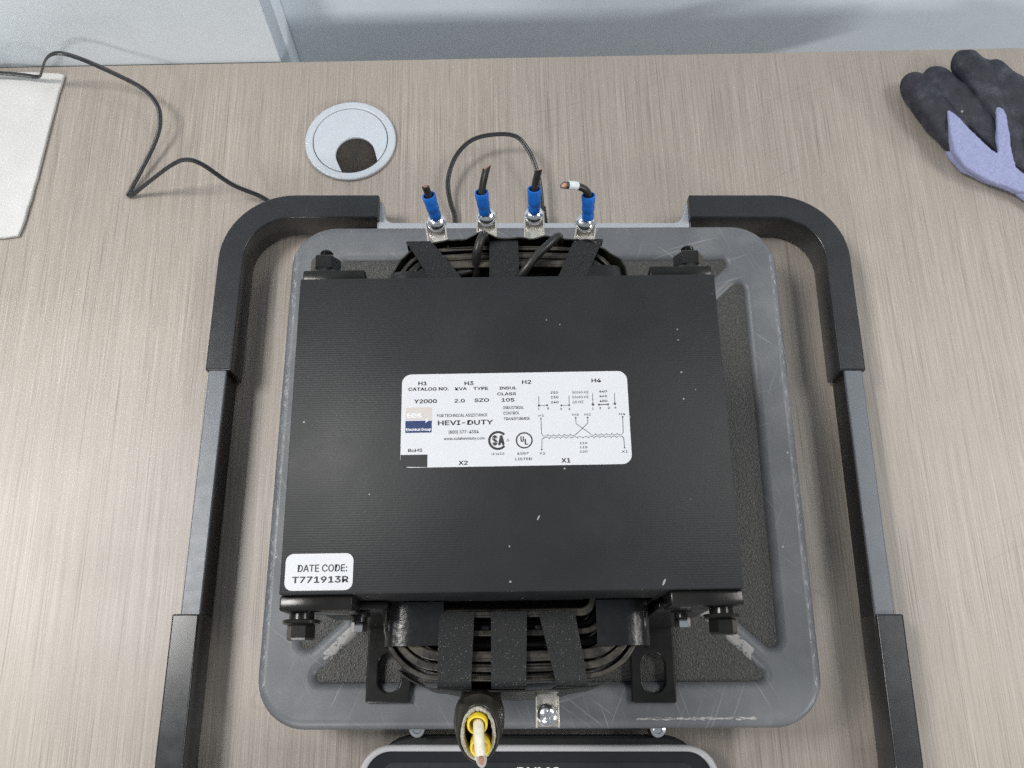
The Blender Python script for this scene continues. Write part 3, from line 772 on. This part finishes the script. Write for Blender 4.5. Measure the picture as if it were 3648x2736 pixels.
def oval_loft(name, rings_, mat, parent, seg=30, rag=0., cap=False):
    bm = bmesh.new(); rows = []
    for ri, (c, hx, he, e) in enumerate(rings_):
        c, e = Vector(c), Vector(e).normalized(); n_ = Vector((1, 0, 0)).cross(e); row = []
        for k in range(seg):
            a_ = 2*math.pi*k/seg
            j = random.uniform(-rag, rag)
            row.append(bm.verts.new(c+Vector((1, 0, 0))*hx*math.cos(a_)+e*he*math.sin(a_)+n_*j+(Vector((1, 0, 0))*math.cos(a_)+e*math.sin(a_))*j*.6))
        rows.append(row)
    for p, q in zip(rows, rows[1:]):
        for k in range(seg): bm.faces.new((p[k], p[(k+1) % seg], q[(k+1) % seg], q[k]))
    if cap: bm.faces.new(rows[-1])
    return from_bm(name, bm, mat, parent)
OC = Vector((-14.4, -13.2, 150)); OE = Vector((0, -.90, -.43)).normalized(); ON = Vector((0, -.43, .90)).normalized()
rings_ = [((-13.8, 9, 112), 8.2, 6, (0, -.2, -.98)), ((-13.8, 5, 125), 8.6, 7.6, (0, -.35, -.93)), ((-14, 0, 134), 9.4, 10, (0, -.55, -.83)), ((-14.2, -5, 141), 11, 12.4, (0, -.74, -.67)),
          ((-14.3, -8.5, 145.5), 11, 13.6, (0, -.84, -.54)), (OC-ON*2.2, 9.6, 14, OE), (OC-ON*.3, 8.7, 13.4, OE), (OC, 8.3, 13, OE), (OC-ON*.6, 7.6, 12.2, OE), (OC-ON*9, 6.6, 10, OE)]
boot = oval_loft('lead_boot', rings_, 'shrink rubber', tr, 36, 0, True)
random.seed(5)
oval_loft('braided_sleeve', [(OC-ON*3, 7.4, 11.9, OE), (OC+ON*.5, 7.5, 11.9, OE), (OC+ON*1.2, 7.0, 11.4, OE), (OC+ON*.3, 6.1, 10.5, OE), (OC-ON*5, 5.9, 10.2, OE)], 'fibreglass', boot, 60, .35)
C1 = OC-OE*5.0+Vector((-.3, 0, 0)); C2 = OC+OE*5.2+Vector((.9, 0, 0))
for c_ in (C1, C2):
    lathe('yellow_tube', [(4, -5), (4.35, -4.5), (4.4, 2.2), (4.2, 2.6), (3.5, 2.6), (3.3, 2.0), (3.25, -3), (0, -3)], c_, ON, 'yellow sleeve', boot, seg=30)
wp = smooth_path([C1-ON*2.6+Vector((.4, 0, 0)), C1+ON*2+OE*.5+Vector((.5, 0, 0)), C1+ON*6+OE*3.0+Vector((.8, 0, 0)), C1+ON*9+OE*6.4+Vector((1.3, 0, 0)), C1+ON*11.5+OE*9.8+Vector((1.9, 0, 0))], 6)
ex = (0, 0, -1.5)
ww = tube('white_wire', wp, 2.3, 'white wire', boot, seg=18, ends=ex)
t_ = (wp[-1]-wp[-2]).normalized()
tube('wire_liner', [wp[-1]-t_*2, wp[-1]+t_*.5], 2.05, 'tinned brass', boot, seg=16, ends=ex)
tube('copper_core', [wp[-1]-t_*2, wp[-1]+t_*.8], 1.1, 'copper', boot, seg=14, ends=ex)

# ------------------------------------------------------------------ stickers
def sticker(name, w_, h_, r, place, label=None):
    """place: 4x4 from the sticker's own millimetres (lower left corner 0,0) to transformer-local millimetres"""
    me = plate_me(name, [rrect(w_/2, h_/2, w_/2, h_/2, r, 8)], 0, .16, .04, 1)
    me.transform(Matrix.Scale(S, 4) @ place @ Matrix.Scale(1/S, 4))
    o = link(name, me, 'label white', tr, True)
    if label: o['label'] = label
    return o
def printed(name, meshes, mat, parent, place, z):
    bm = bmesh.new()
    for me in meshes:
        bm.from_mesh(me); bpy.data.meshes.remove(me)
    me = bpy.data.meshes.new(name); bm.to_mesh(me); bm.free()
    me.transform(Matrix.Scale(S, 4) @ place @ Matrix.Translation((0, 0, z)))
    o = link(name, me, mat, parent, True); return o
def bm_me(bm_):
    me = bpy.data.meshes.new('print'); bm_.to_mesh(me); bm_.free(); return me
LP = Matrix.Translation((-46.9, -18.6, 136.02)) @ Matrix.Rotation(R(.25), 4, 'Z')
lab = sticker('rating_label', 99.2, 42.3, 4.2, LP, 'white rating label with black print and wiring diagram')
TXT=[
("H1",7.16,37.11,3.89,1.81,1.0),
("H3",27.50,36.81,4.01,1.81,1.0),
("H2",52.84,36.95,4.05,1.80,1.0),
("H4",83.45,37.15,4.25,1.79,1.0),
("CATALOG NO.",2.82,34.56,17.82,1.61,1.0),
("KVA",23.41,34.56,5.18,1.41,1.0),
("TYPE",31.35,34.45,6.57,1.50,1.0),
("INSUL",42.82,34.49,7.66,1.40,1.0),
("CLASS",41.83,31.80,8.32,1.40,1.0),
("Y2000",5.44,28.78,10.01,1.91,1.0),
("2.0",23.10,28.84,4.57,1.71,1.0),
("SZO",31.78,28.93,6.53,1.71,1.0),
("105",43.68,28.86,5.67,1.70,1.0),
("INDUSTRIAL",44.35,25.45,9.06,1.40,0.3),
("CONTROL",44.44,22.94,7.00,1.40,0.3),
("TRANSFORMER",44.52,20.39,11.25,1.35,0.3),
("FOR TECHNICAL ASSISTANCE",15.53,22.31,21.92,1.41,0.3),
("HEVI-DUTY",15.90,18.59,23.98,2.21,0.9),
("(800) 377-4384",20.60,14.51,13.00,1.81,0.2),
("www.solaheviduty.com",18.54,11.62,17.58,1.61,0.3),
("RoHS",3.21,6.86,6.18,1.51,0.7),
("X2",24.92,0.80,3.98,1.91,1.0),
("X1",68.92,1.05,3.96,2.00,1.0),
("LR 14328",39.01,4.97,5.55,1.00,0.0),
("42G7",50.00,4.95,4.98,1.00,0.7),
("LISTED",49.22,2.46,7.17,1.10,0.5),
("220",65.21,32.17,3.35,1.10,0.7),
("230",65.26,30.02,3.35,1.10,0.7),
("240",65.31,27.77,3.34,1.10,0.7),
("50/60 HZ",74.79,31.94,7.09,1.35,0.0),
("50/60 HZ",74.73,29.74,7.17,1.30,0.0),
("60 HZ",74.76,27.54,4.72,1.25,0.0),
("440",86.55,32.37,3.47,1.05,0.7),
("460",86.56,30.18,3.46,1.05,0.7),
("480",86.56,27.94,3.46,1.10,0.7),
("1",59.61,25.05,0.60,0.90,0.8),
("3",63.40,25.00,0.99,0.90,0.8),
("2",69.23,24.72,0.80,0.90,0.8),
("4",72.73,24.68,1.00,0.90,0.8),
("1",83.13,24.64,0.62,0.90,0.8),
("3",86.24,24.70,0.91,0.95,0.8),
("2",90.03,24.75,0.92,0.95,0.8),
("4",92.86,24.91,0.92,0.90,0.8),
("H1",59.65,21.75,2.44,1.00,0.3),
("H3",74.49,21.91,2.74,0.95,0.3),
("H2",79.72,21.89,2.75,1.00,0.3),
("H4",94.75,21.90,2.76,0.95,0.3),
("X2",59.55,4.85,2.50,0.95,0.3),
("X1",95.01,4.97,2.53,0.99,0.3),
("110",77.08,9.10,3.29,0.95,0.6),
("115",77.02,7.21,3.29,0.95,0.6),
("120",76.96,5.36,3.38,0.95,0.6),
]

printed('printed_text', [text_me(t, x, y, w_, h, b) for t, x, y, w_, h, b in TXT if b > .25], 'print black', lab, LP, .20)
fine = [text_me(t, x, y, w_, h, b+.2) for t, x, y, w_, h, b in TXT if b <= .25]
bm = bmesh.new(); LW = .26
for L_ in ([(60, 31.1), (60, 26.9), (63.6, 26.9)], [(73.3, 31.06), (73.2, 26.75), (69.8, 26.72)], [(83.65, 32.06), (83.6, 26.9)], [(93.29, 32.08), (93.2, 27.1)]): stroke(bm, L_, LW)
stroke(bm, [(86.32, 26.8), (90.22, 26.84)], .4)
for x, y, r in ((60, 26.9, .5), (63.6, 26.9, .45), (73.2, 26.75, .45), (69.8, 26.72, .42), (83.6, 26.9, .58), (86.3, 26.8, .5), (90.2, 26.84, .5), (93.2, 27.1, .58), (60.7, 20.9, .36), (75.8, 21, .38), (81, 21, .38), (96.26, 21, .38), (60.7, 7.0, .36), (96.3, 7.15, .36)): disc(bm, x, y, r, .01)
stroke(bm, [(60.7, 20.9), (60.76, 14.2), (61.2, 13.4)], LW); stroke(bm, [(75.6, 13.46), (80.96, 18.4), (81.05, 21)], LW); stroke(bm, [(81.85, 13.7), (75.84, 18.45), (75.82, 21)], LW, .004)
stroke(bm, [(95.7, 13.5), (96.1, 14.2), (96.26, 21)], LW)
def scallops(x0, x1, y, n, dy):
    wv = (x1-x0)/n
    for k in range(n): stroke(bm, [(p[0], y+dy*(p[1])) for p in arc(x0+wv*(k+.5), 0, wv/2, 0, 180, 8, .75)], LW*.8, .008)
scallops(61.1, 75.6, 13.75, 6, -1); scallops(81.8, 95.8, 13.75, 6, -1); scallops(61.6, 95.6, 11.7, 14, 1)
stroke(bm, [(60.69, 7.04), (60.9, 11.6), (61.6, 12.3)], LW); stroke(bm, [(96.26, 7.15), (96.15, 11.8), (95.5, 12.3)], LW)
printed('wiring_diagram', fine+[bm_me(bm)], 'print thin', lab, LP, .21)
bm = bmesh.new()
stroke(bm, arc(41.9, 11.4, 3.75, 42, 318, 40), 1.0); stroke(bm, arc(53.23, 11.25, 3.35, 0, 360, 44), .62)
stroke(bm, arc(46.2, 11.4, .5, 0, 360, 16), .14)
for p in ((.57, 5.68, 11.57, .13),): bm.faces.new([bm.verts.new(q) for q in ((1.3, .42, 0), (11.6, .12, 0), (11.6, 5.68, 0), (.12, 5.68, 0), (.12, 2.6, 0), (.45, 1.3, 0))])
cm = printed('certification_marks', [bm_me(bm), text_me('S', 39.4, 9.1, 2.3, 4.7, 1.5), text_me('A', 41.9, 9.1, 2.9, 4.7, 1.3), text_me('U', 51.6, 10.5, 1.5, 2.6, 1), text_me('L', 53.4, 9.3, 1.5, 2.6, 1), text_me('R', 46.0, 11.15, .4, .5, 0)], 'print black', lab, LP, .20); cm['kind'] = 'stuff'
def poly(pts):
    bm = bmesh.new(); bm.faces.new([bm.verts.new((x, y, 0)) for x, y in pts]); return bm_me(bm)
printed('logo_block', [poly([(1.9, 21.35), (10.3, 21.3), (11.7, 22.3), (12.0, 21.25), (13.32, 21.23), (13.29, 26.87), (1.95, 26.92)])], 'logo grey', lab, LP, .20)
printed('logo_block', [poly([(1.88, 15.44), (13.26, 15.5), (13.33, 20.85), (11.9, 20.87), (10.5, 19.7), (10.6, 20.87), (1.85, 20.9)])], 'logo navy', lab, LP, .20)
printed('logo_lettering', [text_me('EGS', 2.5, 22.3, 6.4, 1.9, 1.0), text_me('Electrical Group', 2.2, 16.0, 10.8, 1.55, .5)], 'logo white', lab, LP, .24)
DP = Matrix.Translation((-93.0, -69.5, 136.02)) @ Matrix.Rotation(R(.1), 4, 'Z')
dl = sticker('date_label', 27.9, 15.0, 3.2, DP, 'small white date code sticker')
printed('printed_text', [text_me('DATE CODE:', 5.1, 7.5, 20.4, 3.0, .45), text_me('T771913R', 3.0, 3.0, 23.2, 2.7, 1.0)], 'print black', dl, DP, .20)
